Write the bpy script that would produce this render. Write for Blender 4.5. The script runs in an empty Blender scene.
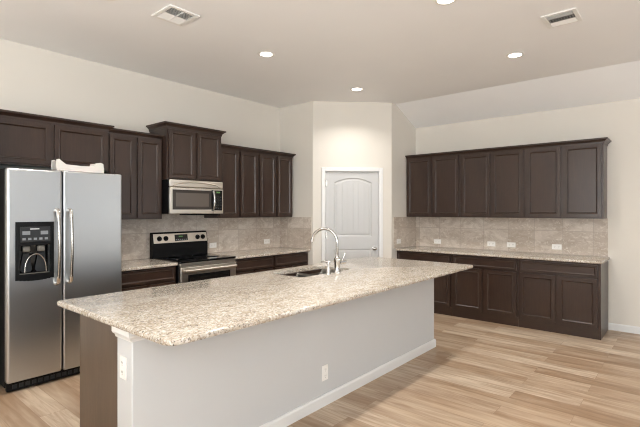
import bpy, bmesh, math, random
from mathutils import Vector, Matrix
random.seed(7)
C = bpy.context.scene.collection
SC = bpy.context.scene
PI = math.pi

# ------------------------------------------------------------------ camera, world, lights, exposure
TH = 40.3035
CAMH = 1.4665
cd = bpy.data.cameras.new('camera'); cam = bpy.data.objects.new('camera', cd); C.objects.link(cam)
cam.location = (0, 0, CAMH); cam.rotation_euler = (PI/2, 0, math.radians(TH - 90))
cd.sensor_width = 36; cd.lens = 436.5626/640*36; cd.shift_y = -(213.5-210.7174)/640; cd.clip_start = .05
SC.camera = cam

YW, XW, ZC = 4.929, 6.418, 3.08          # range wall, right wall, flat ceiling
XP, YP, DP = 4.834, 4.239, .834          # pantry corner and diagonal leg
YS = YP - DP                             # pantry side wall on the right run
XCR, ZS = 5.789, 2.8046                  # ceiling crease, eave height at right wall
XL, YB = -3.2, -5.2                      # far left and back of the room (behind the camera)
ZT = .897                                # counter top height
XA, XB, XM0, XM1, XE = .985, 2.026, 2.648, 3.420, 4.795    # cabinet breaks along the range wall
ZI = .912                                # island top height

w = bpy.data.worlds.new('world'); SC.world = w; w.use_nodes = True
w.node_tree.nodes['Background'].inputs[0].default_value = (.82, .90, 1, 1)
w.node_tree.nodes['Background'].inputs[1].default_value = .5
SC.view_settings.view_transform = 'Standard'; SC.view_settings.look = 'None'
SC.view_settings.gamma = 1; SC.view_settings.use_curve_mapping = False
SC.view_settings.exposure = 0.36
SC.cycles.use_denoising = True; SC.cycles.filter_width = 1.1
SC.cycles.sample_clamp_indirect = 6
SC.cycles.max_bounces = 10; SC.cycles.diffuse_bounces = 6

def area(name, loc, rot, sx, sy, power, col):
    l = bpy.data.lights.new(name, 'AREA'); l.shape = 'RECTANGLE'; l.size = sx; l.size_y = sy
    l.energy = power; l.color = col
    o = bpy.data.objects.new(name, l); C.objects.link(o); o.location = loc; o.rotation_euler = rot
    return o
# lights at unseen windows, most of them added to brighten the room
WINB = [(-2.6, 1.2, .55, 2.6), (2.9, 6.0, .62, 2.55)]        # on the back wall: x0, x1, z0, z1 (left one added for light, right one dimmed to suit the fridge reflection)
ADDED_WINL = [(-4.2, -1.6, .55, 2.6), (-.6, 2.2, .55, 2.6)]          # unseen, added on the left wall as main light: y0, y1
ADDED_WINR = [(-4.4, -1.9, .55, 2.5)]                                # unseen, added on the right wall for extra light, behind the camera
WINB_W, FILL_LEFT_W, FILL_RIGHT_W = (120, 6), (225, 225), (30,)  # powers of the window lights, mostly added fill
SKY = (.95, .97, .97); WINB_COL = (.76, .88, 1); TILT = 1.0  # tilt throws the added window light up at the ceiling
for (x0, x1, z0, z1), e in zip(WINB, WINB_W):
    tl = TILT if e > 20 else 0
    area('unseen_window_light', ((x0+x1)/2, YB+(.4 if tl else .05), (z0+z1)/2), (PI/2+tl, 0, 0), x1-x0, z1-z0, e, WINB_COL)
for (y0, y1, z0, z1), e in zip(ADDED_WINL, FILL_LEFT_W):
    area('unseen_window_light', (XL+.4, (y0+y1)/2, (z0+z1)/2), (PI/2+1.22, 0, -PI/2), y1-y0, z1-z0, e, SKY)
for (y0, y1, z0, z1), e in zip(ADDED_WINR, FILL_RIGHT_W):
    area('unseen_window_light', (XW-.4, (y0+y1)/2, (z0+z1)/2), (PI/2+TILT, 0, PI/2), y1-y0, z1-z0, e, SKY)
LAMP_W = 9.4
LAMP_COL = (1, .96, .91)

# ------------------------------------------------------------------ materials
def lin(c):
    return tuple(((v/255)/12.92 if v/255 <= .04045 else ((v/255+.055)/1.055)**2.4) for v in c) + (1,)
def mat(name, col, rough=.5, metal=0, coat=0, spec=.5, emit=None, es=0):
    m = bpy.data.materials.new(name); m.use_nodes = True
    b = m.node_tree.nodes['Principled BSDF']
    b.inputs['Base Color'].default_value = lin(col)
    b.inputs['Roughness'].default_value = rough; b.inputs['Metallic'].default_value = metal
    b.inputs['Coat Weight'].default_value = coat; b.inputs['Coat Roughness'].default_value = .2
    b.inputs['Specular IOR Level'].default_value = spec
    if emit:
        b.inputs['Emission Color'].default_value = lin(emit); b.inputs['Emission Strength'].default_value = es
    return m
class N:
    """small node-building helper"""
    def __init__(s, m):
        s.m = m; s.t = m.node_tree; s.b = s.t.nodes['Principled BSDF']
    def n(s, typ, **kw):
        x = s.t.nodes.new(typ)
        for k, v in kw.items(): setattr(x, k, v)
        return x
    def l(s, a, b): s.t.links.new(a, b)
    def coord(s, scale=(1, 1, 1), rot=(0, 0, 0), kind='Object'):
        tc = s.n('ShaderNodeTexCoord'); mp = s.n('ShaderNodeMapping')
        mp.inputs['Scale'].default_value = scale; mp.inputs['Rotation'].default_value = rot
        s.l(tc.outputs[kind], mp.inputs['Vector']); return mp.outputs['Vector']
    def noise(s, vec, scale, detail=4, rough=.55, dist=0):
        x = s.n('ShaderNodeTexNoise'); x.inputs['Scale'].default_value = scale
        x.inputs['Detail'].default_value = detail; x.inputs['Roughness'].default_value = rough
        x.inputs['Distortion'].default_value = dist
        s.l(vec, x.inputs['Vector']); return x.outputs['Fac']
    def ramp(s, fac, stops, interp='LINEAR'):
        x = s.n('ShaderNodeValToRGB'); x.color_ramp.interpolation = interp
        e = x.color_ramp.elements
        while len(e) < len(stops): e.new(.5)
        for i, (p, c) in enumerate(stops): e[i].position = p; e[i].color = c if len(c) == 4 else lin(c)
        s.l(fac, x.inputs['Fac']); return x.outputs['Color']
    def mix(s, fac, a, b, mode='MIX'):
        x = s.n('ShaderNodeMix'); x.data_type = 'RGBA'; x.blend_type = mode
        for sock, v in ((x.inputs[0], fac), (x.inputs[6], a), (x.inputs[7], b)):
            if hasattr(v, 'links'): s.l(v, sock)
            elif isinstance(v, (int, float)): sock.default_value = v
            else: sock.default_value = v if len(v) == 4 else lin(v)
        return x.outputs[2]
    def bump(s, h, strength, dist=.002):
        x = s.n('ShaderNodeBump'); x.inputs['Strength'].default_value = strength; x.inputs['Distance'].default_value = dist
        s.l(h, x.inputs['Height']); s.l(x.outputs['Normal'], s.b.inputs['Normal'])
    def base(s, c): s.l(c, s.b.inputs['Base Color'])
BW = lambda v: (v, v, v, 1)

def paint(name, col, bump=.12):
    m = mat(name, col, .65, spec=.3); k = N(m); v = k.coord()
    k.base(k.mix(k.noise(v, 1.3, 2), tuple(int(x*.985) for x in col), tuple(min(255, int(x*1.012)) for x in col)))
    k.bump(k.noise(v, 130, 2), bump, .001); return m
M = {}
M['wall'] = paint('wall_paint', (222, 217, 208))
M['island'] = paint('island_paint', (204, 205, 205))
M['ceil'] = paint('ceiling_paint', (243, 243, 243))
M['trim'] = mat('white_trim', (228, 228, 227), .35)
M['door'] = mat('white_door', (197, 197, 196), .38)
def wood(name, a, b, scale=(26, 26, 1.6), rough=.29):
    m = mat(name, a, rough, spec=.5); k = N(m); v = k.coord(scale)
    g = k.noise(v, 3, 6, .62, .5)
    blot = k.noise(k.coord((2.2, 2.2, 1.2)), 2.5, 3)
    c = k.mix(k.ramp(g, [(.32, BW(0)), (.68, BW(1))]), a, b)
    k.base(k.mix(k.ramp(blot, [(.35, BW(0)), (.75, BW(.55))]), c, tuple(int(x*.8) for x in a)))
    k.bump(g, .06, .001); return m
M['cab'] = wood('espresso_wood', (52, 37, 30), (64, 47, 38))
M['cabh'] = wood('espresso_wood_horizontal', (52, 37, 30), (64, 47, 38), (1.6, 26, 26))
M['panel'] = wood('island_end_panel_wood', (84, 70, 58), (98, 82, 68))
# granite
def granite():
    m = mat('granite', (206, 194, 174), .13, spec=.5); k = N(m)
    v = k.coord((1, 1.9, 1.3), (0, 0, .55)); v2 = k.coord((1, 1.3, 1), (0, 0, .55))
    c = k.ramp(k.noise(v, 7, 5, .6, .6), [(.3, (170, 157, 139)), (.5, (190, 180, 165)), (.72, (203, 196, 185))])
    brown = k.ramp(k.noise(v, 50, 4, .62, .8), [(.52, BW(0)), (.62, BW(.8))])
    c = k.mix(brown, c, (146, 126, 106))
    pale = k.ramp(k.noise(v2, 60, 3, .5), [(.54, BW(0)), (.62, BW(.85))])
    c = k.mix(pale, c, (217, 213, 206))
    streak = k.ramp(k.noise(k.coord((1, 3.6, 1.3), (0, 0, .55)), 13, 4, .6, .5), [(.54, BW(0)), (.68, BW(.45))])
    c = k.mix(streak, c, (128, 112, 96))
    grey = k.ramp(k.noise(v2, 75, 3, .6), [(.58, BW(0)), (.64, BW(.85))])
    c = k.mix(grey, c, (122, 112, 104))
    blk = k.ramp(k.noise(v2, 80, 2, .5), [(.65, BW(0)), (.69, BW(.95))])
    c = k.mix(blk, c, (60, 50, 44))
    k.base(c); return m
M['granite'] = granite()
def floor_mat():
    m = mat('oak_planks', (190, 160, 125), .38, spec=.4); k = N(m)
    tc = k.n('ShaderNodeTexCoord'); sp = k.n('ShaderNodeSeparateXYZ'); cb = k.n('ShaderNodeCombineXYZ')
    k.l(tc.outputs['Object'], sp.inputs[0]); k.l(sp.outputs['Y'], cb.inputs['X']); k.l(sp.outputs['X'], cb.inputs['Y'])
    br = k.n('ShaderNodeTexBrick'); br.offset = .37; br.offset_frequency = 2
    k.l(cb.outputs[0], br.inputs['Vector'])
    br.inputs['Color1'].default_value = BW(0); br.inputs['Color2'].default_value = BW(1); br.inputs['Mortar'].default_value = BW(.5)
    br.inputs['Scale'].default_value = 1; br.inputs['Mortar Size'].default_value = .0012; br.inputs['Mortar Smooth'].default_value = .2
    br.inputs['Bias'].default_value = 0; br.inputs['Brick Width'].default_value = 1.22; br.inputs['Row Height'].default_value = .178
    tone = k.ramp(br.outputs['Color'], [(0, (146, 119, 94)), (.25, (187, 164, 139)), (.5, (164, 138, 113)), (.75, (204, 186, 164)), (1, (174, 149, 123))])
    # offset the grain per plank
    ad = k.n('ShaderNodeVectorMath', operation='ADD'); sc = k.n('ShaderNodeVectorMath', operation='SCALE'); sc.inputs['Scale'].default_value = 7.3
    k.l(br.outputs['Color'], sc.inputs[0]); k.l(tc.outputs['Object'], ad.inputs[0]); k.l(sc.outputs[0], ad.inputs[1])
    mp = k.n('ShaderNodeMapping'); mp.inputs['Scale'].default_value = (9, .7, 1); k.l(ad.outputs[0], mp.inputs['Vector'])
    g = k.noise(mp.outputs[0], 2.2, 6, .6, 1.4)
    c = k.mix(k.ramp(g, [(.36, BW(.0)), (.66, BW(.62))]), tone, (124, 92, 64))
    mp2 = k.n('ShaderNodeMapping'); mp2.inputs['Scale'].default_value = (5, .7, 1); k.l(ad.outputs[0], mp2.inputs['Vector'])
    g2 = k.noise(mp2.outputs[0], 1.6, 3)
    c = k.mix(k.ramp(g2, [(.45, BW(0)), (.75, BW(.5))]), c, (214, 197, 174))
    c = k.mix(k.ramp(br.outputs['Fac'], [(0, BW(0)), (1, BW(.55))]), c, (110, 84, 62))
    k.base(c); k.bump(g, .08, .001); return m
M['floor'] = floor_mat()
def tile_mat():
    m = mat('stone_tile', (176, 166, 154), .34, spec=.4); k = N(m)
    tc = k.n('ShaderNodeTexCoord'); br = k.n('ShaderNodeTexBrick'); br.offset = 0
    k.l(tc.outputs['UV'], br.inputs['Vector'])
    br.inputs['Color1'].default_value = BW(0); br.inputs['Color2'].default_value = BW(1); br.inputs['Mortar'].default_value = BW(.5)
    br.inputs['Scale'].default_value = 1; br.inputs['Mortar Size'].default_value = .0035; br.inputs['Mortar Smooth'].default_value = .1
    br.inputs['Bias'].default_value = 0; br.inputs['Brick Width'].default_value = .343; br.inputs['Row Height'].default_value = .30
    tone = k.ramp(br.outputs['Color'], [(0, (184, 171, 157)), (.5, (202, 190, 178)), (1, (214, 205, 194))])
    v = k.coord((1, 1, 1.6))
    n1 = k.noise(v, 4.5, 6, .62, 1.4)
    c = k.mix(k.ramp(n1, [(.4, BW(0)), (.62, BW(.75))]), tone, (172, 157, 142))
    c = k.mix(k.ramp(k.noise(v, 16, 5, .6, 1.5), [(.52, BW(0)), (.68, BW(.7))]), c, (222, 214, 204))
    c = k.mix(k.ramp(br.outputs['Fac'], [(0, BW(0)), (1, BW(.8))]), c, (170, 158, 146))
    k.base(c); return m
M['tile'] = tile_mat()
def steel(name, col, rough, stretch=(90, 90, .6)):
    m = mat(name, col, rough, 1); k = N(m)
    n = k.noise(k.coord(stretch), 4, 3)
    x = k.n('ShaderNodeMapRange'); x.inputs['To Min'].default_value = rough-.015; x.inputs['To Max'].default_value = rough+.015
    k.l(n, x.inputs['Value']); k.l(x.outputs[0], k.b.inputs['Roughness']); return m
M['steel'] = steel('brushed_steel', (196, 198, 199), .31)
M['steelh'] = steel('brushed_steel_horizontal', (216, 210, 201), .28, (.6, 90, 90))
M['chrome'] = mat('chrome', (205, 203, 200), .1, 1)
M['nickel'] = mat('satin_nickel', (178, 174, 168), .24, 1)
M['sink'] = mat('sink_steel', (150, 145, 138), .3, 1)
M['black'] = mat('black_plastic', (13, 13, 14), .4, spec=.2)
M['side'] = mat('fridge_side', (26, 25, 25), .7, spec=.25)
M['gloss'] = mat('black_glass', (10, 10, 11), .06)
M['dgrey'] = mat('dark_grey_panel', (42, 44, 46), .35, spec=.3)
M['ovenwin'] = mat('oven_window_glass', (34, 32, 30), .08)
M['mwwin'] = mat('microwave_window_mesh', (88, 80, 74), .22)
M['mwwinf'] = mat('microwave_window_surround', (46, 40, 36), .15)
M['white'] = mat('white_plastic', (240, 238, 234), .35)
M['slot'] = mat('outlet_slot', (120, 116, 112), .5)
M['ventwhite'] = mat('vent_enamel', (236, 235, 232), .4)
M['ventdark'] = mat('vent_dark_backing', (48, 50, 54), .8)
M['lens'] = mat('lamp_lens', (255, 250, 240), .4, emit=(255, 246, 232), es=9)
M['disp'] = mat('green_display', (60, 90, 50), .3, emit=(130, 210, 110), es=.12)
M['grey'] = mat('grey_print', (128, 132, 136), .4)
M['lightprint'] = mat('light_print', (206, 208, 210), .4)
M['binw'] = mat('milky_plastic', (204, 198, 193), .3); M['binw'].node_tree.nodes['Principled BSDF'].inputs['Subsurface Weight'].default_value = .15
M['paddle'] = mat('grey_plastic', (120, 116, 108), .3)
def glass():
    m = mat('window_glass', (255, 255, 255), .02); m.node_tree.nodes['Principled BSDF'].inputs['Transmission Weight'].default_value = 1
    return m
M['glass'] = glass()

# ------------------------------------------------------------------ mesh helpers
def new(): return bmesh.new()
def box(bm, x0, x1, y0, y1, z0, z1):
    if x0 > x1: x0, x1 = x1, x0
    if y0 > y1: y0, y1 = y1, y0
    if z0 > z1: z0, z1 = z1, z0
    vs = [bm.verts.new(p) for p in ((x0,y0,z0),(x1,y0,z0),(x1,y1,z0),(x0,y1,z0),(x0,y0,z1),(x1,y0,z1),(x1,y1,z1),(x0,y1,z1))]
    for f in ((0,3,2,1),(4,5,6,7),(0,1,5,4),(1,2,6,5),(2,3,7,6),(3,0,4,7)): bm.faces.new([vs[i] for i in f])
    return bm
def prism(bm, pts, z0, z1, tf=lambda p: p):
    """polygon (ccw list of 2-d points) extruded; tf maps (u,v,w) to xyz"""
    a = [bm.verts.new(tf((u, v, z0))) for u, v in pts]; b = [bm.verts.new(tf((u, v, z1))) for u, v in pts]
    n = len(pts)
    bm.faces.new(a[::-1]); bm.faces.new(b)
    for i in range(n): bm.faces.new((a[i], a[(i+1) % n], b[(i+1) % n], b[i]))
    return bm
def cyl(bm, p0, p1, r0, r1=None, n=20, caps=True):
    return tube(bm, [p0, p1], [r0, r0 if r1 is None else r1], n, caps)
def tube(bm, pts, radii, n=14, caps=True):
    pts = [Vector(p) for p in pts]
    if isinstance(radii, (int, float)): radii = [radii]*len(pts)
    rings = []; prev = None
    for i, p in enumerate(pts):
        t = (pts[min(i+1, len(pts)-1)] - pts[max(i-1, 0)]).normalized()
        if prev is None:
            a = t.orthogonal().normalized()
        else:
            a = (prev - t*prev.dot(t)).normalized()
        prev = a; b = t.cross(a)
        rings.append([bm.verts.new(p + (a*math.cos(2*PI*k/n) + b*math.sin(2*PI*k/n))*radii[i]) for k in range(n)])
    for r, s in zip(rings, rings[1:]):
        for k in range(n): bm.faces.new((r[k], r[(k+1) % n], s[(k+1) % n], s[k]))
    if caps: bm.faces.new(rings[0][::-1]); bm.faces.new(rings[-1])
    return bm
def lathe(bm, prof, c=(0, 0, 0), n=24, axis='z'):
    """profile list of (radius, height)"""
    rings = []
    for r, h in prof:
        ring = []
        for k in range(n):
            a = 2*PI*k/n; x, y, z = r*math.cos(a), r*math.sin(a), h
            if axis == '-y': x, y, z = x, -z, y
            ring.append(bm.verts.new((c[0]+x, c[1]+y, c[2]+z)))
        rings.append(ring)
    for r, s in zip(rings, rings[1:]):
        for k in range(n): bm.faces.new((r[k], r[(k+1) % n], s[(k+1) % n], s[k]))
    bm.faces.new(rings[0][::-1]); bm.faces.new(rings[-1]); return bm
def sweep(bm, path, prof):
    """closed profile of (outward, z) swept along a plan polyline; outward = right-hand side of travel; mitred"""
    P = [Vector(p) for p in path]; rings = []
    nrm = []
    for a, b in zip(P, P[1:]):
        d = (b-a).normalized(); nrm.append(Vector((d.y, -d.x)))
    for i, p in enumerate(P):
        if i == 0: o = nrm[0]
        elif i == len(P)-1: o = nrm[-1]
        else:
            o = (nrm[i-1]+nrm[i]); o = o/ (1+nrm[i-1].dot(nrm[i]))
        rings.append([bm.verts.new((p.x+o.x*u, p.y+o.y*u, z)) for u, z in prof])
    n = len(prof)
    for r, s in zip(rings, rings[1:]):
        for k in range(n): bm.faces.new((r[k], r[(k+1) % n], s[(k+1) % n], s[k]))
    bm.faces.new(rings[0][::-1]); bm.faces.new(rings[-1]); return bm
def obj(name, bm, m, parent=None, bevel=0, seg=2, smooth=False, angle=35):
    bmesh.ops.recalc_face_normals(bm, faces=bm.faces[:])
    me = bpy.data.meshes.new(name)
    if parent is None:                       # origin at the base centre of a top-level mesh
        xs = [v.co.x for v in bm.verts]; ys = [v.co.y for v in bm.verts]; zs = [v.co.z for v in bm.verts]
        org = Vector(((min(xs)+max(xs))/2, (min(ys)+max(ys))/2, min(zs)))
        bmesh.ops.translate(bm, verts=bm.verts[:], vec=-org)
    bm.to_mesh(me); bm.free(); me.materials.append(m)
    o = bpy.data.objects.new(name, me); C.objects.link(o)
    if parent is None: o.location = org
    else: o.parent = parent
    if bevel:
        b = o.modifiers.new('bevel', 'BEVEL'); b.width = bevel; b.segments = seg; b.limit_method = 'ANGLE'; b.angle_limit = math.radians(angle)
    if smooth or bevel:
        me.polygons.foreach_set('use_smooth', [True]*len(me.polygons))
        try: me.set_sharp_from_angle(angle=math.radians(40))
        except Exception: pass
    return o
def tag(o, label, cat, group=None):
    o['label'] = label; o['category'] = cat
    if group: o['group'] = group
    return o
def thing(name, label, cat, loc, rotz=0, group=None):
    o = bpy.data.objects.new(name, None); C.objects.link(o); o.location = loc; o.rotation_euler = (0, 0, rotz)
    o.empty_display_size = .1
    return tag(o, label, cat, group)
def struct(name, bm, m, parent=None, **kw):
    o = obj(name, bm, m, parent, **kw)
    if parent is None: o['kind'] = 'structure'
    return o

# ------------------------------------------------------------------ room shell
T = .12
struct('floor', box(new(), XL-T, XW+T, YB-T, YW+T, -.1, 0), M['floor'])
cp = [(XL-T, ZC), (XCR, ZC), (XW+T, ZS - (ZC-ZS)/(XW-XCR)*T), (XW+T, ZS+.1), (XCR, ZC+.14), (XL-T, ZC+.14)]
struct('ceiling', prism(new(), cp, YB-T, YW+T, lambda p: (p[0], p[2], p[1])), M['ceil'])
struct('wall_range', box(new(), XL, XW, YW, YW+T, 0, ZC), M['wall'])
def wall_with_windows(u0, u1, wins, tf, ZC=ZC):
    bm = new(); wins = sorted(wins); u = u0
    for a, b, z0, z1 in wins:
        for q in ((u, a, 0, ZC), (a, b, 0, z0), (a, b, z1, ZC)): prism(bm, [(q[0], q[2]), (q[1], q[2]), (q[1], q[3]), (q[0], q[3])], 0, T, tf)
        u = b
    prism(bm, [(u, 0), (u1, 0), (u1, ZC), (u, ZC)], 0, T, tf); return bm
TFB = lambda p: (p[0], YB-p[2], p[1]); TFL = lambda p: (XL-p[2], p[0], p[1])
struct('wall_back', wall_with_windows(XL, XW, WINB, TFB), M['wall'])
struct('wall_left', wall_with_windows(YB, YW, ADDED_WINL, TFL), M['wall'])
TFR = lambda p: (XW+p[2], p[0], p[1])
struct('wall_right', wall_with_windows(YB, YW, ADDED_WINR, TFR, ZS), M['wall'])
wi = 0
for wins, tf in ((WINB, TFB), (ADDED_WINL, TFL), (ADDED_WINR, TFR)):
    for a, b, z0, z1 in wins:
        wi += 1; bm = new(); t = .06
        mid = (a+b)/2
        for q in ((a, a+t, z0, z1), (b-t, b, z0, z1), (a+t, b-t, z0, z0+t), (a+t, b-t, z1-t, z1), (mid-t/2, mid+t/2, z0+t, z1-t)):
            prism(bm, [(q[0], q[2]), (q[1], q[2]), (q[1], q[3]), (q[0], q[3])], .03, .1, tf)
        f = struct('window_%d' % wi, bm, M['trim'])  # all but the right-hand back window are added for their light
        bm = new(); prism(bm, [(a+t, z0+t), (b-t, z0+t), (b-t, z1-t), (a+t, z1-t)], .06, .066, tf)
        bmesh.ops.translate(bm, verts=bm.verts[:], vec=-f.location); obj('pane', bm, M['glass'], f)

# pantry: two short side walls and a diagonal wall with a door opening
R2 = math.sqrt(.5); DL = DP/R2
def dg(p):                                # u along the diagonal, v up, w out of the face into the room
    u, v, q = p
    return (XP + u*R2 - q*R2, YP - u*R2 - q*R2, v)
D0, D1, DH = .172, 1.0, 2.062             # door opening
bm = new()
box(bm, XP, XP+T, YP+.085, YW, 0, ZC)
prism(bm, [(XP+DP-.085+.17, YS), (XW, YS), (XW, YS+T), (XP+DP+.085, YS+T)], 0, 2.7, lambda p: p)
def sideq(x0, x1):
    z = lambda x: min(ZC, ZC-(x-XCR)*(ZC-ZS)/(XW-XCR))
    return z(x0), z(x1)
prism(bm, [(XP+DP+.085, 2.7), (XW, 2.7), (XW, sideq(XW, XW)[0]), (XCR, ZC), (XP+DP+.085, ZC)], 0, T, lambda p: (p[0], YS+p[2], p[1]))
# diagonal piers and header, mitred at both corners
m_ = T*math.tan(PI/8)
def pier(pts, z0, z1):
    prism(bm, pts, z0, z1, lambda p: (lambda r: (r[0], r[1], p[2]))(dg((p[0], 0, -p[1]))))
pier([(0, 0), (D0, 0), (D0, T), (m_, T)], 0, ZC); pier([(D1, 0), (DL, 0), (DL-m_, T), (D1, T)], 0, ZC); pier([(D0, 0), (D1, 0), (D1, T), (D0, T)], DH, ZC)
prism(bm, [(XP, YP), (XP+T, YP+m_), (XP+T, YP+.085), (XP, YP+.085)], 0, ZC)
prism(bm, [(XP+DP, YS), (XP+DP+.085, YS), (XP+DP+.085, YS+T), (XP+DP+m_, YS+T)], 0, ZC)
struct('wall_pantry', bm, M['wall'])

# pantry door: casing, slab with arched plank panel, knob, hinges
DW = D1-D0
LD = bpy.data.objects.new('door_1', None); C.objects.link(LD); LD.location = dg((0, 0, 0)); LD.rotation_euler = (0, 0, -PI/4); LD['kind'] = 'structure'
# local: x along u, -y out of the wall
bm = new(); cw = .056
for q in ((D0-cw+.012, D0+.012, 0, DH+cw-.012), (D1-.012, D1+cw-.012, 0, DH+cw-.012), (D0+.012, D1-.012, DH-.012, DH+cw-.012)):
    box(bm, q[0], q[1], -.018, -.001, q[2], q[3])
obj('casing', bm, M['trim'], LD, bevel=.006, seg=2)
bm = new()
for q in ((D0+.001, D0+.016, 0, DH-.001), (D1-.016, D1-.001, 0, DH-.001), (D0+.016, D1-.016, DH-.016, DH-.001)):
    box(bm, q[0], q[1], -.001, T-.01, q[2], q[3])
obj('jamb', bm, M['trim'], LD)
S0, S1, SH = D0+.019, D1-.019, DH-.02
def slab_bm():
    bm = new(); yf, yb = .012, .047
    up = []
    a, b = S0+.125, S1-.1; zb, zs, zt = 1.085, 1.885, 1.955
    up = [(a, zb), (b, zb)]
    n = 16
    for i in range(n+1):
        s = i/n; x = b+(a-b)*s; up.append((x, zs+(zt-zs)*math.sin(PI*s)**.9))
    lo = [(a, .24), (b, .24), (b, .90), (a, .90)]
    outer = [(S0, .012), (S1, .012), (S1, SH), (S0, SH)]
    loops = []
    edges = []
    for lp in (outer, up, lo):
        vs = [bm.verts.new((x, yf, z)) for x, z in lp]; loops.append(vs)
        for i in range(len(vs)): edges.append(bm.edges.new((vs[i], vs[(i+1) % len(vs)])))
    bmesh.ops.triangle_fill(bm, edges=edges, use_beauty=True)
    # sides and back
    ob = [bm.verts.new((x, yb, z)) for x, z in outer]
    for i in range(4): bm.faces.new((loops[0][i], loops[0][(i+1) % 4], ob[(i+1) % 4], ob[i]))
    bm.faces.new(ob)
    for vs in loops[1:]:
        cx = sum(v.co.x for v in vs)/len(vs); cz = (min(v.co.z for v in vs)+max(v.co.z for v in vs))/2
        hw = max(abs(v.co.x-cx) for v in vs); hz = max(abs(v.co.z-cz) for v in vs)
        cur = vs
        for ins, dep in ((.012, .010), (.028, .010), (.036, .006)):
            nx = []
            for v in vs:
                nx.append(bm.verts.new((cx+(v.co.x-cx)*(1-ins/hw), yf+dep, cz+(v.co.z-cz)*(1-ins/hz))))
            for i in range(len(vs)): bm.faces.new((cur[i], cur[(i+1) % len(vs)], nx[(i+1) % len(vs)], nx[i]))
            cur = nx
        bm.faces.new(cur)
        if vs is loops[1]:               # vertical planks on the arched panel
            i0, i1 = a+.04, b-.04; k = 6
            arch = lambda x: zs-.05+(zt-zs)*math.sin(PI*min(1, max(0, (x-a)/(b-a))))**.9
            for j in range(k):
                p0 = i0+(i1-i0)*j/k+.006; p1 = i0+(i1-i0)*(j+1)/k-.006
                prism(bm, [(p0, zb+.045), (p1, zb+.045), (p1, arch(p1)), ((p0+p1)/2, arch((p0+p1)/2)), (p0, arch(p0))], yf-.002, yf+.008, lambda p: (p[0], p[2], p[1]))
    return bm
obj('slab', slab_bm(), M['door'], LD)
bm = new(); kx, kz = S1-.06, .905
lathe(bm, [(.032, -.012), (.032, -.006), (.012, -.002), (.011, .022), (.022, .03), (.027, .042), (.024, .054), (.012, .06)], (kx, 0, kz), 20, '-y')
obj('door_knob', bm, M['nickel'], LD, smooth=True)
for hz in (.22, 1.1, 1.87):
    bm = new(); cyl(bm, (S0-.004, .004, hz-.045), (S0-.004, .004, hz+.045), .008, n=10)
    box(bm, S0, S0+.022, .0095, .0119, hz-.045, hz+.045)
    obj('hinge', bm, M['nickel'], LD)

# baseboards
BP = [(0, 0), (.014, 0), (.014, .07), (.008, .085), (0, .085)]
struct('baseboard_right', sweep(new(), [(XW-.001, YB), (XW-.001, .772)], [(-u, z) for u, z in BP]), M['trim'])

# ------------------------------------------------------------------ tiled backsplashes
def backsplash(u0, u1, z0, z1, tf):
    bm = new(); prism(bm, [(u0, z0), (u1, z0), (u1, z1), (u0, z1)], 0, .009, tf)
    return bm
def tile_obj(name, bm, u_axis, u_off):
    o = obj(name, bm, M['tile'])
    uv = o.data.uv_layers.new(name='uv')
    for poly in o.data.polygons:
        for li in poly.loop_indices:
            co = o.data.vertices[o.data.loops[li].vertex_index].co + o.location
            uv.data[li].uv = ((co.x if u_axis == 'x' else co.y)+u_off, co.z-.90)
    return o
tag(tile_obj('tile_backsplash', prism(new(), [(1.96, ZT-.002), (XP-.011, ZT-.002), (XP-.011, 1.371), (XM1-.001, 1.371), (XM1-.001, 1.47), (XM0+.001, 1.47), (XM0+.001, 1.371), (1.96, 1.371)], 0, .009, lambda p: (p[0], YW-.0005-p[2], p[1])), 'x', .12),
    'beige stone tile backsplash behind the range, running from the fridge to the corner', 'backsplash')
tag(tile_obj('tile_backsplash', backsplash(YP+.025, YW-.001, ZT-.002, 1.371, lambda p: (XP-.0005-p[2], p[0], p[1])), 'y', .05),
    'narrow brown stone tile backsplash return on the pantry wall left of the white door', 'backsplash')
tag(tile_obj('tile_backsplash', backsplash(XP+DP+.06, XW-.011, ZT-.002, 1.371, lambda p: (p[0], YS-.0005-p[2], p[1])), 'x', .0),
    'short stone tile backsplash return on the pantry wall right of the white door', 'backsplash')
tag(tile_obj('tile_backsplash', backsplash(.775, YS-.001, ZT-.002, 1.371, lambda p: (XW-.0005-p[2], p[0], p[1])), 'y', .1),
    'long grey beige stone tile backsplash under the six-door run on the right wall', 'backsplash')

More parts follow.
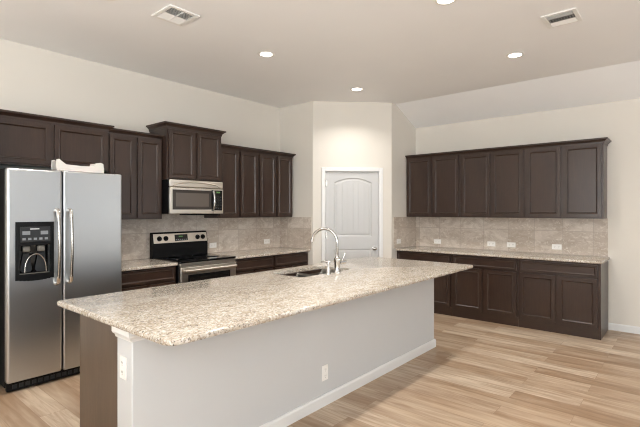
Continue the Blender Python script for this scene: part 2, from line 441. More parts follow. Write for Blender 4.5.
# ------------------------------------------------------------------ cabinets
def panel_bm(x0, x1, z0, z1, yf, th=.019, frame=.055, flat=False):
    """five-piece door / drawer front: frame, bead and recessed panel; faces -y"""
    bm = new(); box(bm, x0, x1, yf, yf+th, z0, z1)
    bm.faces.ensure_lookup_table()
    f = [f for f in bm.faces if all(abs(v.co.y-yf) < 1e-6 for v in f.verts)][0]
    def inset(f, t, d):
        r = bmesh.ops.inset_individual(bm, faces=[f], thickness=t, depth=0)
        for v in f.verts: v.co.y += d
    inset(f, .003, -.0); 
    for e in f.edges: pass
    # softened outer arris
    for v in f.verts: v.co.y -= .002
    inset(f, frame-.003, 0)
    inset(f, .004, -.003); inset(f, .004, -.001); inset(f, .004, .001); inset(f, .004, .004); inset(f, .010, .007 if not flat else .004)
    return bm
REV = .021
def upper_cabinet(name, label, loc, rotz, wd, z0, z1, dep, group='dark wall cabinets', nd=2, rail=True):
    t = thing(name, label, 'cabinet', (loc[0], loc[1], z0), rotz, group); H = z1-z0; d = dep-.021
    bm = new(); e = .0008; s = .016
    box(bm, e, s, -d+.019, -.012, 0, H); box(bm, wd-s, wd-e, -d+.019, -.012, 0, H)
    box(bm, s, wd-s, -d+.019, -.012, H-s, H); box(bm, s, wd-s, -d+.019, -.012, .018, .018+s); box(bm, s, wd-s, -.018, -.012, .018+s, H-s)
    obj('body', bm, M['cab'], t)
    bm = new(); fw = .038
    box(bm, e, fw, -d, -d+.0185, 0, H); box(bm, wd-fw, wd-e, -d, -d+.0185, 0, H)
    box(bm, fw, wd-fw, -d, -d+.0185, H-fw, H); box(bm, fw, wd-fw, -d, -d+.0185, 0, fw)
    box(bm, wd/2-.02, wd/2+.02, -d, -d+.0185, fw, H-fw)
    obj('face_frame', bm, M['cab'], t)
    for k in range(nd):
        a = wd*k/nd+REV*(1 if k == 0 else .75); b = wd*(k+1)/nd-REV*(1 if k == nd-1 else .75)
        obj('door', panel_bm(a, b, REV*.9, H-REV*1.1, -d-.0195), M['cab'], t)
    return t
def base_cabinet(name, label, loc, rotz, wd, group='dark base cabinets', nd=2, end=None):
    t = thing(name, label, 'cabinet', (loc[0], loc[1], 0), rotz, group); d = .60; H = ZT-.032
    bm = new(); e = .0008; s = .016
    box(bm, e, s, -d+.019, -.012, .105, H); box(bm, wd-s, wd-e, -d+.019, -.012, .105, H)
    box(bm, s, wd-s, -d+.019, -.012, .105, .12); box(bm, s, wd-s, -.018, -.012, .12, H)
    box(bm, s, wd-s, -d+.05, -.02, H-.02, H)
    obj('body', bm, M['cab'], t)
    bm = new(); fw = .038; zd = H-.165
    box(bm, e, fw, -d, -d+.0185, .105, H); box(bm, wd-fw, wd-e, -d, -d+.0185, .105, H)
    for z0, z1 in ((H-.03, H), (zd-.02, zd+.02), (.105, .14)): box(bm, fw, wd-fw, -d, -d+.0185, z0, z1)
    if nd > 1: box(bm, wd/2-.02, wd/2+.02, -d, -d+.0185, .14, zd-.02)
    obj('face_frame', bm, M['cab'], t)
    obj('drawer', panel_bm(REV, wd-REV, zd+.01, H-.018, -d-.0195, frame=.024, flat=True), M['cabh'], t)
    for k in range(nd):
        a = wd*k/nd+REV*(1 if k == 0 else .75); b = wd*(k+1)/nd-REV*(1 if k == nd-1 else .75)
        obj('door', panel_bm(a, b, .125, zd-.012, -d-.0195), M['cab'], t)
    bm = new(); box(bm, e, wd-e, -d+.012, -d+.026, 0, .104); obj('toe_kick', bm, M['cabh'], t)
    if end: 
        bm = new(); box(bm, wd-e, wd+.012, -d-.001, -.012, 0, H); obj('end_panel', bm, M['cab'], t, bevel=.002)
    return t
DU = .326
CR = [(0, -.055), (.006, -.055), (.010, -.03), (.034, -.006), (.045, -.004), (.045, .012), (0, .012)]
def crown(path, ztop, label):
    o = obj('crown_moulding', sweep(new(), path, [(u, ztop-.012+z) for u, z in CR]), M['cabh'])
    return tag(o, label, 'moulding', 'dark crown mouldings')
ZU0, ZU1 = 1.372, 2.286
# over the fridge, then along the range wall
upper_cabinet('wall_cabinet', 'short dark brown two-door wall cabinet above the steel refrigerator', (XA, YW), 0, XB-XA, 1.875, ZU1+.012, DU+.035)
obj('light_block_panel', box(new(), -.019, -.0005, -.62, -.012, -1.875, ZU1+.012-1.875), M['cab'], [o for o in C.objects if o.name == 'wall_cabinet'][0])  # unseen panel added to block light behind the refrigerator
upper_cabinet('wall_cabinet', 'dark brown two-door wall cabinet between the refrigerator and the microwave', (XB, YW), 0, XM0-XB, ZU0, ZU1, DU)
upper_cabinet('wall_cabinet', 'raised dark brown two-door wall cabinet directly above the microwave', (XM0+.006, YW), 0, XM1-XM0-.012, 1.828, 2.425, DU+.085)
hw = (XE-XM1)/2
upper_cabinet('wall_cabinet', 'dark brown two-door wall cabinet immediately right of the microwave', (XM1, YW), 0, hw, ZU0, ZU1, DU)
upper_cabinet('wall_cabinet', 'dark brown two-door wall cabinet on the range wall next to the pantry corner', (XM1+hw, YW), 0, hw, ZU0, ZU1, DU)
fy = YW-DU+.022
crown([(XA-.019, fy-.035), (XB-.001, fy-.035), (XB-.001, fy+.05)], 2.345, 'dark crown moulding above the cabinet over the refrigerator')
crown([(XB+.002, fy), (XM0-.004, fy)], 2.328, 'dark crown moulding on the cabinet between refrigerator and microwave')
crown([(XM0+.006, YW-.012), (XM0+.006, fy-.085), (XM1-.006, fy-.085), (XM1-.006, YW-.012)], 2.474, 'highest dark crown moulding, on the raised cabinet above the microwave')
crown([(XM1+.002, fy), (XE, fy), (XE, YW-.012)], 2.328, 'dark crown moulding on the cabinets between microwave and pantry corner')
# right wall
YE = .782; rw = (YS-.004-YE)/3
nm = ['left dark brown two-door wall cabinet of the right-hand run, beside the pantry', 'middle dark brown two-door wall cabinet of the right-hand run', 'right dark brown two-door wall cabinet of the right-hand run, at its open end']
for k in range(3):
    upper_cabinet('wall_cabinet', nm[k], (XW, YS-.004-rw*k), -PI/2, rw, ZU0, ZU1, DU)
fx = XW-DU+.022
crown([(fx, YS-.006), (fx, YE), (XW-.012, YE)], 2.328, 'long dark crown moulding topping the six-door run on the right wall')
nb = ['left dark base cabinet of the right-hand run, by the pantry and behind the island', 'middle dark base cabinet of the right-hand run, just beyond the island tip', 'right dark base cabinet of the right-hand run, with the bare end panel']
for k in range(3):
    base_cabinet('base_cabinet', nb[k], (XW, YS-.004-rw*k), -PI/2, rw, end=(k == 2))
# range wall bases
base_cabinet('base_cabinet', 'dark base cabinet between the refrigerator and the range', (1.985, YW), 0, XM0-.004-1.985, nd=2)
hb = (XP-.012-XM1-.004)/2
base_cabinet('base_cabinet', 'dark base cabinet immediately right of the range', (XM1+.004, YW), 0, hb)
base_cabinet('base_cabinet', 'dark base cabinet on the range wall in the pantry corner', (XM1+.004+hb, YW), 0, hb)

# ------------------------------------------------------------------ counters
def slab_counter(x0, x1, y0, y1, rad=(0, 0, 0, 0), hole=None, th=.03, ZT=ZT):
    """corner radii in the order (x0,y0),(x1,y0),(x1,y1),(x0,y1); softened top and bottom edge"""
    def loop(ins):
        pts = []
        cs = [(x0, y0, 1, 1, PI), (x1, y0, -1, 1, 1.5*PI), (x1, y1, -1, -1, 0), (x0, y1, 1, -1, .5*PI)]
        for (cx, cy, sx, sy, a0), r in zip(cs, rad):
            r = max(r, .004); n = 8 if r > .01 else 3
            for i in range(n+1):
                a = a0+PI/2*i/n; rr = max(r-ins, .0005)
                pts.append((cx+sx*r+rr*math.cos(a), cy+sy*r+rr*math.sin(a)))
        return pts
    bm = new(); prof = [(.010, 0), (.003, -.003+0), (0, -.010), (0, -th+.008), (.003, -th+.002), (.008, -th)]
    rings = [[bm.verts.new((x, y, ZT+z)) for x, y in loop(i)] for i, z in prof]
    n = len(rings[0])
    for r, s in zip(rings, rings[1:]):
        for k in range(n): bm.faces.new((r[k], r[(k+1) % n], s[(k+1) % n], s[k]))
    if hole:
        hx0, hx1, hy0, hy1, hr = hole; hl = []
        for (cx, cy, a0) in ((hx0+hr, hy0+hr, PI), (hx1-hr, hy0+hr, 1.5*PI), (hx1-hr, hy1-hr, 0), (hx0+hr, hy1-hr, .5*PI)):
            for i in range(5): a = a0+PI/2*i/4; hl.append((cx+hr*math.cos(a), cy+hr*math.sin(a)))
        ht = [bm.verts.new((x, y, ZT)) for x, y in hl]; hb_ = [bm.verts.new((x, y, ZT-th)) for x, y in hl]; m = len(hl)
        for k in range(m): bm.faces.new((ht[k], ht[(k+1) % m], hb_[(k+1) % m], hb_[k]))
        for ring, hh in ((rings[0], ht), (rings[-1], hb_)):
            ed = []
            for L in (ring, hh):
                for k in range(len(L)):
                    e = bm.edges.get((L[k], L[(k+1) % len(L)])) or bm.edges.new((L[k], L[(k+1) % len(L)])); ed.append(e)
            bmesh.ops.triangle_fill(bm, edges=ed, use_beauty=True)
    else:
        bm.faces.new(rings[0]); bm.faces.new(rings[-1][::-1])
    return bm
DC = .646
tag(obj('countertop', slab_counter(1.975, XM0-.003, YW-DC, YW-.0105), M['granite'], smooth=True), 'short speckled granite worktop between the refrigerator and the range', 'countertop', 'granite worktops')
tag(obj('countertop', slab_counter(XM1+.003, XP-.0105, YW-DC, YW-.0105), M['granite'], smooth=True), 'speckled granite worktop right of the range, ending at the pantry corner', 'countertop', 'granite worktops')
tag(obj('countertop', slab_counter(XW-DC, XW-.0105, YE-.03, YS-.0105, rad=(.02, 0, 0, 0)), M['granite'], smooth=True), 'long speckled granite worktop along the right wall', 'countertop', 'granite worktops')
IX0, IX1, IY0, IY1 = .998, 4.432, 1.683, 2.985
SX0, SX1, SY0, SY1 = 2.66, 3.37, 2.455, 2.86
tag(obj('countertop', slab_counter(IX0, IX1, IY0, IY1, rad=(.07, .05, .04, .03), hole=(SX0, SX1, SY0, SY1, .05), ZT=ZI), M['granite'], smooth=True), 'large speckled granite island worktop in the foreground with a sink set in', 'countertop', 'granite worktops')

# ------------------------------------------------------------------ island
WY0, WY1, WX0, WX1 = 2.105, 2.266, 1.045, 4.385
HI = ZI-.0305
struct('wall_island', box(new(), WX0, WX1, WY0, WY1, 0, HI), M['island'], bevel=.006)
struct('baseboard_island', sweep(new(), [(WX0-.0005, WY0+.138), (WX0-.0005, WY0-.0005), (WX1+.0005, WY0-.0005), (WX1+.0005, WY0+.138)][::-1], [(-u, z) for u, z in BP]), M['trim'])
cap = [(.0005, .818), (.008, .818), (.012, .832), (.024, .842), (.028, .850), (.028, HI), (.0005, HI)]
struct('trim_1', sweep(new(), [(WX0, WY1), (WX0, WY0), (WX0+.115, WY0)][::-1], [(-u, z) for u, z in cap]), M['trim'])
t = thing('island_cabinet', 'dark island base cabinet with bare end panel facing the refrigerator', 'cabinet', (1.085, WY1+.003, 0))
cx1, cy1 = 4.37-1.085, .558
bm = new()
box(bm, .018, cx1-.018, .0, .012, .1, HI); box(bm, .018, cx1-.018, .012, cy1, .1, .118)
box(bm, cx1-.017, cx1, 0, cy1, 0, HI)
for x in (.9, 1.5, 2.4): box(bm, x-.009, x+.009, .012, cy1-.02, .119, .6)
obj('body', bm, M['cab'], t)
obj('end_panel', box(new(), 0, .017, 0, cy1+.019, 0, HI), M['panel'], t, bevel=.002)
bm = new()
for x0, x1, z0, z1 in ((.018, cx1, HI-.03, HI), (.018, cx1, .1, .14)): box(bm, x0, x1, cy1, cy1+.0185, z0, z1)
for x in (.037, .9, 1.5, 2.4, cx1-.02): box(bm, x-.019, x+.019, cy1, cy1+.0185, .14, HI-.03)
obj('face_frame', bm, M['cab'], t)
xs = [.037, .4685, .9, 1.5, 1.95, 2.4, 2.83, cx1-.02]
for a, b in zip(xs, xs[1:]):
    bm = panel_bm(-b+.02, -a-.02, .125, HI-.02, -.0195)
    bmesh.ops.rotate(bm, verts=bm.verts[:], cent=(0, 0, 0), matrix=Matrix.Rotation(PI, 3, 'Z')); bmesh.ops.translate(bm, verts=bm.verts[:], vec=(0, cy1+.0187, 0))
    obj('door', bm, M['cab'], t)
obj('toe_kick', box(new(), .018, cx1-.018, cy1-.06, cy1-.045, 0, .099), M['cabh'], t)

# sink: two bowls hung under the cut-out
t = thing('sink', 'stainless double-bowl sink sunk into the island worktop', 'sink', ((SX0+SX1)/2, (SY0+SY1)/2, ZI-.23))
def bowl(x0, x1, y0, y1, z0, z1):
    bm = new(); prof = [(-.006, z1), (0, z1-.004), (.006, z1-.02), (.012, z0+.05), (.03, z0+.012), (.06, z0)]
    rings = []
    for ins, z in prof:
        r = max(.05-ins*.3, .02); p = []
        for (cx, cy, a0) in ((x0+ins+r, y0+ins+r, PI), (x1-ins-r, y0+ins+r, 1.5*PI), (x1-ins-r, y1-ins-r, 0), (x0+ins+r, y1-ins-r, .5*PI)):
            for i in range(5): a = a0+PI/2*i/4; p.append(bm.verts.new((cx+r*math.cos(a), cy+r*math.sin(a), z)))
        rings.append(p)
    n = len(rings[0])
    for r, s in zip(rings, rings[1:]):
        for k in range(n): bm.faces.new((r[k], r[(k+1) % n], s[(k+1) % n], s[k]))
    bm.faces.new(rings[-1])
    geom = bmesh.ops.solidify(bm, geom=bm.faces[:], thickness=.0025)
    return bm
hx, hy = (SX1-SX0)/2, (SY1-SY0)/2
zt_ = .23-.031
for a, b in ((-hx+.008, -.008), (.008, hx-.008)):
    bw = obj('bowl', bowl(a, b, -hy+.008, hy-.008, .02, zt_), M['sink'], t, smooth=True)
    bm = new(); lathe(bm, [(.045, .0215), (.045, .025), (.03, .024), (.028, .021), (.001, .021)], ((a+b)/2, 0, .004), 20); obj('drain', bm, M['chrome'], bw, smooth=True)

# faucet
fx_, fy_ = 3.072, 2.405
t = thing('faucet', 'tall chrome gooseneck faucet curving over the island sink', 'faucet', (fx_, fy_, ZI))
bm = new(); lathe(bm, [(.034, .0005), (.034, .006), (.028, .012), (.026, .03), (.026, .09), (.030, .098), (.030, .122), (.018, .136), (.0135, .155)]); obj('body', bm, M['chrome'], t, smooth=True)
pts = [(0, 0, .14), (0, 0, .21)]; r = .12; dirx, diry = -.33, .94
for i in range(0, 19):
    a = PI*i/18*.94; pts.append((dirx*(r-r*math.cos(a)), diry*(r-r*math.cos(a)), 0.272+r*math.sin(a)))
bm = new(); tube(bm, pts, [.0125]*(len(pts)), 14); obj('spout', bm, M['chrome'], t, smooth=True)
e0, e1 = Vector(pts[-2]), Vector(pts[-1]); dd = (e1-e0).normalized()
bm = new(); cyl(bm, e1-dd*.005, e1+dd*.022, .0155, .0145, 14); obj('aerator', bm, M['chrome'], t, smooth=True)
bm = new(); cyl(bm, (.022, -.010, .095), (.075, -.034, .095), .021, .019, 16); h = obj('valve', bm, M['chrome'], t, smooth=True)
bm = new(); tube(bm, [(.05, -.022, .11), (.054, -.024, .126), (.066, -.03, .155), (.072, -.033, .172)], [.010, .008, .006, .007], 10); obj('lever', bm, M['chrome'], h, smooth=True)
t = thing('soap_dispenser', 'small chrome soap pump beside the tall gooseneck faucet', 'dispenser', (2.955, 2.41, ZI))
bm = new(); lathe(bm, [(.022, .0005), (.022, .008), (.017, .014), (.016, .06), (.013, .066), (.009, .07), (.009, .085)]); obj('body', bm, M['chrome'], t, smooth=True)
bm = new(); tube(bm, [(0, 0, .084), (0, 0, .105), (-.008, .02, .112), (-.02, .05, .108), (-.024, .06, .098)], [.012, .012, .009, .007, .006], 12); obj('spout', bm, M['chrome'], t, smooth=True)

# ------------------------------------------------------------------ refrigerator
FX0, FX1, FY = 1.03, 1.952, 4.128        # left, right, door fronts
t = thing('refrigerator', 'side-by-side stainless refrigerator with in-door water dispenser', 'refrigerator', (FX0, FY, 0))
FW = FX1-FX0; FH = 1.812; FS = 1.438-FX0; FD = .065
obj('cabinet_body', box(new(), .006, FW-.006, FD+.012, YW-FY-.03, .035, FH-.003), M['side'], t, bevel=.004)
def door_bm(x0, x1, z0, z1, rec=None):
    """thick door with a recess at (x0,x1,z0,z1,depth) in its front"""
    bm = new()
    if not rec: return box(bm, x0, x1, 0, FD, z0, z1)
    a, b, c, d, dep = rec; xs = [x0, a, b, x1]; zs = [z0, c, d, z1]
    g = [[bm.verts.new((x, 0, z)) for z in zs] for x in xs]
    for i in range(3):
        for j in range(3):
            if (i, j) != (1, 1): bm.faces.new((g[i][j], g[i+1][j], g[i+1][j+1], g[i][j+1]))
    q = [g[1][1], g[2][1], g[2][2], g[1][2]]; k = [bm.verts.new((v.co.x, dep, v.co.z)) for v in q]
    for i in range(4): bm.faces.new((q[i], q[(i+1) % 4], k[(i+1) % 4], k[i]))
    bm.faces.new(k)
    ring = [g[0][j] for j in range(4)]+[g[1][3], g[2][3]]+[g[3][j] for j in (3, 2, 1, 0)]+[g[2][0], g[1][0]]
    bk = [bm.verts.new((v.co.x, FD, v.co.z)) for v in ring]; n = len(ring)
    for i in range(n): bm.faces.new((ring[i], ring[(i+1) % n], bk[(i+1) % n], bk[i]))
    bm.faces.new(bk); return bm
DX0, DX1, DZ0, DZ1 = .058, .335, .905, 1.375
fz = obj('freezer_door', door_bm(0, FS-.004, .085, FH, (DX0+.02, DX1-.02, DZ0+.03, DZ1-.18, .058)), M['steel'], t, bevel=.02, seg=5)
fr = obj('fridge_door', door_bm(FS+.004, FW, .085, FH), M['steel'], t, bevel=.014, seg=4)
# dispenser
bm = new()
oc = .012
def dz(x): return -.010-.006*math.sin(PI*(x-DX0)/(DX1-DX0))
n = 10
for i in range(n):
    a = DX0+(DX1-DX0)*i/n; b = DX0+(DX1-DX0)*(i+1)/n
    def seg_(z0, z1):
        vs = []
        for (x, y) in ((a, dz(a)), (b, dz(b)), (b, -.0005), (a, -.0005)): vs.append((x, y))
        prism(bm, vs, z0, z1)
    drop = lambda x: .022*math.sin(PI*(x-DX0)/(DX1-DX0))
    seg_(DZ1-.19, DZ1)                      # control head
    seg_(DZ0-drop((a+b)/2)*.6, DZ0+.045)    # sill
    if a < DX0+.02 or b > DX1-.02: seg_(DZ0+.045, DZ1-.19)
obj('dispenser_housing', bm, M['black'], fz)
bm = new(); box(bm, DX0+.021, DX1-.021, .050, .0575, DZ0+.031, DZ1-.182); obj('dispenser_cavity', bm, M['gloss'], fz)
bm = new(); box(bm, DX0+.03, DX1-.03, -.0185, -.012, DZ1-.165, DZ1-.04); cpn = obj('control_panel', bm, M['dgrey'], fz, bevel=.004)
bm = new()
for i in range(5): box(bm, DX0+.045+i*.04, DX0+.068+i*.04, -.0195, -.0186, DZ1-.148, DZ1-.13)
for i in range(2): box(bm, DX0+.045+i*.13, DX0+.10+i*.13, -.0195, -.0186, DZ1-.105, DZ1-.075)
obj('button_print', bm, M['grey'], fz)
bm = new(); box(bm, DX0+.10, DX0+.165, -.0195, -.0186, DZ1-.062, DZ1-.054); obj('emblem_print', bm, M['lightprint'], fz)
for xx in (DX0+.085, DX1-.085):
    bm = new(); box(bm, xx-.026, xx+.026, .012, .048, DZ1-.245, DZ1-.2); obj('nozzle_housing', bm, M['paddle'], fz, bevel=.008)
    bm = new(); prism(bm, [(xx-.022, DZ1-.26), (xx+.022, DZ1-.26), (xx+.045, DZ0+.075), (xx+.03, DZ0+.055), (xx-.03, DZ0+.055), (xx-.045, DZ0+.075)], .030, .038, lambda p: (p[0], p[2], p[1])); obj('paddle', bm, M['dgrey'], fz, bevel=.004)
bm = new(); xm = (DX0+DX1)/2+.012
tube(bm, [(xm+.078*math.cos(PI*i/14), .018, DZ0+.052+.15*math.sin(PI*i/14)**.8) for i in range(15)], .0055, 8)
obj('glass_guard', bm, M['nickel'], fz, smooth=True)
bm = new(); box(bm, DX0+.03, DX1-.03, -.002, .048, DZ0+.034, DZ0+.046)
obj('drip_tray', bm, M['paddle'], fz, bevel=.003)
def fhandle(x, par):
    z0, z1 = .835, 1.485; bm = new(); pts = []; n = 20
    for i in range(n+1):
        s = i/n; z = z0+.02+(z1-z0-.04)*s; y = -.040-.022*math.sin(PI*s); pts.append((x, y, z))
    tube(bm, pts, .0125, 12)
    h = obj('handle', bm, M['nickel'], par, smooth=True)
    for z in (z0, z1):
        up = 1 if z == z1 else -1
        bm = new(); tube(bm, [(x, -.0002, z-up*.012), (x, -.02, z-up*.016), (x, -.038, z-up*.028), (x, -.046, z-up*.075)], [.021, .018, .0165, .0145], 12)
        obj('mount', bm, M['chrome'], par, smooth=True)
fhandle(FS-.048, fz); fhandle(FS+.052, fr)
bm = new(); box(bm, .012, FW-.012, .038, .078, .012, .082); bg = obj('base_grille', bm, M['black'], t, bevel=.004)
bm = new()
for i in range(18): box(bm, .05+i*.046, .08+i*.046, .034, .0378, .03, .06)
obj('grille_slots', bm, M['dgrey'], bg)
for x in (.05, FW-.05):
    cyl(b_ := new(), (x, .15, 0), (x, .15, .034), .02, n=14); obj('foot', b_, M['black'], t)

# milky plastic bin left on top of the fridge
t = thing('plastic_bin', 'white milky plastic bin lying on top of the refrigerator', 'bin', (1.418, FY+.08, FH-.0025))
BL, BD = .40, .12
def side_prof(zlo):
    return [(0, 0), (BL, 0), (BL+.004, .05), (BL-.008, .098), (BL-.03, .105), (BL-.075, .098), (BL-.085, zlo+.004), (BL*.5, zlo), (.075, zlo+.006), (.04, .095), (.02, .112), (-.004, .105), (-.008, .05)]
for y, nme in ((0, 'front_wall'), (BD-.006, 'back_wall')):
    bm = new(); prism(bm, side_prof(.062), y, y+.006, lambda p: (p[0], p[2], p[1])); obj(nme, bm, M['binw'], t, bevel=.003)
bm = new(); box(bm, .004, BL-.004, .007, BD-.007, .0005, .006); obj('base', bm, M['binw'], t)
for a, b in ((0, .006), (BL-.006, BL)):
    bm = new(); box(bm, a, b, .0065, BD-.0065, .0065, .094); obj('end_wall', bm, M['binw'], t)
bm = new(); tube(bm, [(.02, -.008, .012), (BL-.02, -.008, .012)], .008, 10); obj('rim', bm, M['binw'], t, smooth=True)

# ------------------------------------------------------------------ range
RX0, RX1 = XM0+.002, XM1-.002; RW = RX1-RX0; RF = .675
t = thing('range', 'stainless electric range with black glass cooktop and raised control panel', 'stove', (RX0, YW-.012, 0))
obj('body', box(new(), 0, RW, -RF+.045, -.012, .02, ZT-.012), M['black'], t, bevel=.003)
obj('cooktop', box(new(), .0, RW, -RF+.01, -.085, ZT-.0118, ZT+.012), M['gloss'], t, bevel=.006, seg=3)
ck = bpy.data.objects[t.children[-1].name] if t.children else None
for x, y, r in ((.2, -.22, .08), (.56, -.22, .1), (.2, -.48, .1), (.56, -.48, .075)):
    bm = new(); lathe(bm, [(r, 0), (r, .0006), (r-.004, .0006), (r-.004, 0)], (x, y, ZT+.0121), 32)
    obj('burner_ring', bm, M['dgrey'], t)
# back guard: black wedge body with slanted steel fascia
prof = [(-.012, ZT-.011), (-.012, 1.205), (-.045, 1.205), (-.062, 1.19), (-.085, 1.07), (-.083, ZT-.011)]
bm = new(); prism(bm, prof, .0, RW, lambda p: (p[2], p[0], p[1])); bgd = obj('back_guard', bm, M['black'], t, bevel=.004)
def slant(z, off): # y on the fascia
    return -.062-(1.19-z)/.12*.023-off
def fascia(x0, x1, z0, z1, off, th):
    bm = new(); prism(bm, [(slant(z0, off), z0), (slant(z1, off), z1), (slant(z1, off-th), z1), (slant(z0, off-th), z0)], x0, x1, lambda p: (p[2], p[0], p[1])); return bm
obj('fascia', fascia(.012, RW-.012, 1.075, 1.187, .006, .0055), M['steelh'], bgd, bevel=.002)
obj('display', fascia(.29, .47, 1.095, 1.172, .009, .003), M['gloss'], bgd)
obj('readout', fascia(.345, .40, 1.14, 1.155, .0095, .0005), M['disp'], bgd)
bm = new()
for i in range(6):
    b2 = fascia(.3+i*.028, .318+i*.028, 1.105, 1.114, .0095, .0005)
    me = bpy.data.meshes.new('tmp'); b2.to_mesh(me); bm.from_mesh(me); b2.free(); bpy.data.meshes.remove(me)
obj('button_print', bm, M['grey'], bgd)
for x in (.085, .17, RW-.155, RW-.075):
    bm = new(); zc = 1.13; yc = slant(zc, .0065)
    cyl(bm, (x, yc, zc), (x, yc-.008, zc+.0015), .03, n=20); cyl(bm, (x, yc-.008, zc+.0015), (x, yc-.026, zc+.005), .023, .019, 20)
    box(bm, x-.005, x+.005, yc-.034, yc-.02, zc-.014, zc+.024)
    obj('knob', bm, M['black'], bgd)
obj('front_trim', box(new(), .002, RW-.002, -RF+.016, -RF+.044, ZT-.055, ZT-.0125), M['steelh'], t, bevel=.004)
bm = new()
od = obj('oven_door', box(new(), .004, RW-.004, -RF+.002, -RF+.043, .27, ZT-.06), M['steelh'], t, bevel=.006, seg=3)
obj('window', box(new(), .12, RW-.12, -RF-.001, -RF+.0018, .42, ZT-.17), M['ovenwin'], od)
obj('window_surround', box(new(), .095, RW-.095, -RF+.0005, -RF+.0015, .395, ZT-.145), M['black'], od)
bm = new(); tube(bm, [(.03, -RF-.040, ZT-.095), (RW-.03, -RF-.040, ZT-.095)], .013, 14); obj('handle', bm, M['steelh'], od, smooth=True)
for x in (.06, RW-.06):
    bm = new(); cyl(bm, (x, -RF+.001, ZT-.095), (x, -RF-.032, ZT-.095), .011, n=12); obj('handle_mount', bm, M['steelh'], od, smooth=True)
obj('storage_drawer', box(new(), .004, RW-.004, -RF+.004, -RF+.043, .07, .262), M['steelh'], t, bevel=.006)
for x in (.06, RW-.06):
    bm = new(); cyl(bm, (x, -RF+.12, 0), (x, -RF+.12, .021), .018, n=12); obj('foot', bm, M['black'], t)
    bm = new(); cyl(bm, (x, -.08, 0), (x, -.08, .021), .018, n=12); obj('foot', bm, M['black'], t)

# ------------------------------------------------------------------ microwave
t = thing('microwave', 'stainless over-the-range microwave hung under the raised cabinet', 'microwave', (XM0+.008, YW-.012, 1.425))
MW = XM1-XM0-.034; MH = .399; MD = .445
obj('body', box(new(), 0, MW, -MD+.03, -.0005, .006, MH), M['black'], t, bevel=.003)
obj('vent_grille', box(new(), 0, MW, -MD+.004, -MD+.029, MH-.085, MH), M['steelh'], t, bevel=.01, seg=3)
vg = [c for c in t.children if c.name.startswith('vent_grille')][0]
bm = new(); pts = []                       # raised bow across the grille
for i in range(21):
    s = i/20; pts.append((.05+(MW-.1)*s, -MD+.003, MH-.074+.052*math.sin(PI*s)**.45))
tube(bm, pts, .009, 8); obj('bow_trim', bm, M['steelh'], vg, smooth=True)
dr = obj('door', box(new(), 0, MW-.145, -MD, -MD+.029, .006, MH-.09), M['steelh'], t, bevel=.006, seg=3)
obj('window_surround', box(new(), .035, MW-.175, -MD-.002, -MD-.0001, .055, MH-.115), M['mwwinf'], dr)
obj('window', box(new(), .075, MW-.215, -MD-.0035, -MD-.0021, .09, MH-.15), M['mwwin'], dr)
obj('handle_panel', box(new(), MW-.1745, MW-.1455, -MD-.003, -MD-.0001, .04, MH-.105), M['black'], dr)
bm = new(); pts = []
for i in range(13):
    s = i/12; pts.append((MW-.158, -MD-.018-.022*math.sin(PI*s), .045+(MH-.16)*s))
tube(bm, pts, .012, 12); obj('handle', bm, M['chrome'], dr, smooth=True)
cpn = obj('control_panel', box(new(), MW-.143, MW, -MD, -MD+.029, .006, MH-.09), M['steelh'], t, bevel=.004)
obj('keypad', box(new(), MW-.132, MW-.018, -MD-.0025, -MD-.0001, .045, MH-.108), M['gloss'], cpn)
obj('readout', box(new(), MW-.105, MW-.05, -MD-.0035, -MD-.0026, MH-.14, MH-.122), M['disp'], cpn)
bm = new()
for i in range(3):
    for j in range(5): box(bm, MW-.12+i*.034, MW-.098+i*.034, -MD-.0032, -MD-.0026, .065+j*.034, .08+j*.034)
obj('button_print', bm, M['dgrey'], cpn)
obj('underside_box', box(new(), MW*.5, MW-.02, -MD+.04, -.05, -.012, .0055), M['black'], t)  # dark box below the right half

# ------------------------------------------------------------------ outlets
def outlet(label, loc, rotz, upright=True):
    t = thing('wall_outlet', label, 'outlet', loc, rotz, 'white wall outlets')
    w_, h_ = (.07, .115) if upright else (.115, .07)
    obj('cover_plate', box(new(), -w_/2, w_/2, -.006, -.0005, -h_/2, h_/2), M['white'], t, bevel=.003)
    for s in (-1, 1):
        dx, dz = (0, s*.024) if upright else (s*.024, 0)
        r = obj('receptacle', box(new(), dx-.0165, dx+.0165, -.0085, -.0062, dz-.0165, dz+.0165), M['white'], t, bevel=.004)
        bm = new()
        for k in (-1, 1): box(bm, dx+k*.006-.0012, dx+k*.006+.0012, -.0092, -.0086, dz-.002, dz+.009)
        box(bm, dx-.002, dx+.002, -.0092, -.0086, dz-.012, dz-.008)
        obj('slots', bm, M['slot'], r)
    return t
tf_ = .0095
outlet('white outlet on the range backsplash beside the stove control panel', (3.562, YW-tf_, 1.0), 0, False)
outlet('white outlet on the range backsplash near the inner corner', (4.546, YW-tf_, 1.0), 0, False)
outlet('white outlet on the short tiled return right of the pantry door', (5.86, YS-tf_, 1.0), 0, False)
YO = -PI/2
outlet('white outlet on the right backsplash, leftmost near the pantry corner', (XW-tf_, 3.02, .985), YO, False)
outlet('left outlet of the close pair in the middle of the right backsplash', (XW-tf_, 2.19, .988), YO, False)
outlet('right outlet of the close pair in the middle of the right backsplash', (XW-tf_, 1.915, .988), YO, False)
outlet('white outlet on the right backsplash nearest its open right end', (XW-tf_, 1.342, .99), YO, False)
outlet('upright white outlet on the narrow end of the island wall', (WX0-.0005, 2.19, .672), -PI/2)
outlet('upright white outlet low on the long face of the island wall', (2.535, WY0-.0005, .245), 0)

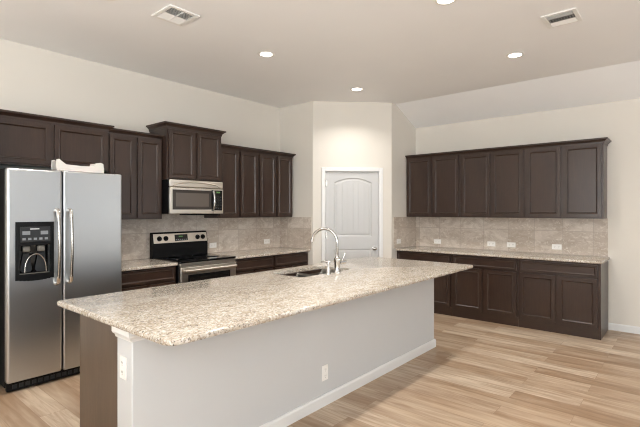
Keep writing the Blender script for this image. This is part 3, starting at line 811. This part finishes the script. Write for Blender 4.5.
# ------------------------------------------------------------------ ceiling lights and vents
def downlight(label, x, y):
    t = thing('ceiling_light', label, 'ceiling light', (x, y, ZC), 0, 'recessed ceiling lights')
    bm = new(); n = 40
    pr = [(.062, -.0045), (.066, -.006), (.088, -.004), (.092, -.0008), (.062, -.0008)]
    rings = [[bm.verts.new((r*math.cos(2*PI*k/n), r*math.sin(2*PI*k/n), z)) for k in range(n)] for r, z in pr]
    for i in range(5):
        a, b = rings[i], rings[(i+1) % 5]
        for k in range(n): bm.faces.new((a[k], a[(k+1) % n], b[(k+1) % n], b[k]))
    obj('trim_ring', bm, M['white'], t, smooth=True)
    bm = new(); lathe(bm, [(.0615, -.0008), (.0615, -.0035), (.04, -.0055), (.001, -.006)], (0, 0, 0), 32); obj('lens', bm, M['lens'], t, smooth=True)
    l = bpy.data.lights.new('lamp', 'AREA'); l.shape = 'DISK'; l.size = .11; l.spread = math.radians(130); l.energy = LAMP_W; l.color = LAMP_COL
    o = bpy.data.objects.new('lamp', l); C.objects.link(o); o.parent = t; o.location = (0, 0, -.012)
    return t
downlight('round ceiling light nearest the range and left vent', 3.07, 3.33)
downlight('round ceiling light in front of the pantry door', 4.73, 3.37)
downlight('round ceiling light cut off by the top edge of the photo', 3.165, 1.425)
downlight('added unseen round ceiling light over the floor between refrigerator and island', 1.45, 3.33)  # unseen lamp added to brighten the floor by the refrigerator
downlight('added unseen round ceiling light over the near end of the island', 1.45, 1.4)  # second unseen lamp, added to brighten the left side
downlight('round ceiling light below the right-hand ceiling vent', 4.755, 1.385)

def vent(label, x0, x1, y0, y1, kind):
    cx, cy = (x0+x1)/2, (y0+y1)/2; hx, hy = (x1-x0)/2, (y1-y0)/2
    t = thing('ceiling_vent', label, 'vent', (cx, cy, ZC), 0, 'square ceiling vents'); f = .034
    bm = new()
    for q in ((-hx, hx, -hy, -hy+f), (-hx, hx, hy-f, hy), (-hx, -hx+f, -hy+f, hy-f), (hx-f, hx, -hy+f, hy-f)): box(bm, *q, -.012, -.0008)
    obj('frame', bm, M['ventwhite'], t, bevel=.004)
    obj('dark_backing', box(new(), -hx+f, hx-f, -hy+f, hy-f, -.0015, -.0007), M['ventdark'], t)  # thin dark sheet stands in for the shade behind the louvres
    def slat(bm, u0, u1, v, tilt, along):
        wv = .016; th = .0012; c, s = math.cos(tilt), math.sin(tilt)
        pts = [(-wv/2, -th/2), (wv/2, -th/2), (wv/2, th/2), (-wv/2, th/2)]
        pts = [(a*c-b*s+v, a*s+b*c-.0095) for a, b in pts]
        prism(bm, pts, u0, u1, (lambda p: (p[2], p[0], p[1])) if along == 'x' else (lambda p: (p[0], p[2], p[1])))
    if kind == 0:
        for sg in (-1, 1):
            bm = new(); n = 6
            for i in range(n):
                v = sg*(.012+(hy-f-.016)*i/(n-1)*.93); slat(bm, -hx+f+.002, hx-f-.002, v, sg*-.75, 'x')
            obj('louvre_bank', bm, M['ventwhite'], t)
        bm = new(); box(bm, -.003, .003, -hy+f, hy-f, -.014, -.006)
        obj('divider', bm, M['ventwhite'], t)
    else:
        q = (2*hx-2*f)/3
        bm = new()
        for i in range(5): slat(bm, -hy+f+.002, hy-f-.002, -hx+f+.006+i*.0135, .7, 'y')
        obj('louvre_bank', bm, M['ventwhite'], t)
        bm = new(); n = 9
        for i in range(n): slat(bm, -hx+f+q, hx-f-q, -hy+f+.012+(2*hy-2*f-.024)*i/(n-1), .9, 'x')
        obj('louvre_bank', bm, M['ventwhite'], t)
        bm = new()
        for i in range(5): slat(bm, -hy+f+.002, hy-f-.002, hx-f-.006-i*.0135, -.7, 'y')
        obj('louvre_bank', bm, M['ventwhite'], t)
    return t
vent('white square ceiling vent above the kitchen aisle at top left', 1.84, 2.112, 3.09, 3.385, 0)
vent('white square ceiling vent at top right above the living side', 3.945, 4.24, .69, .95, 1)
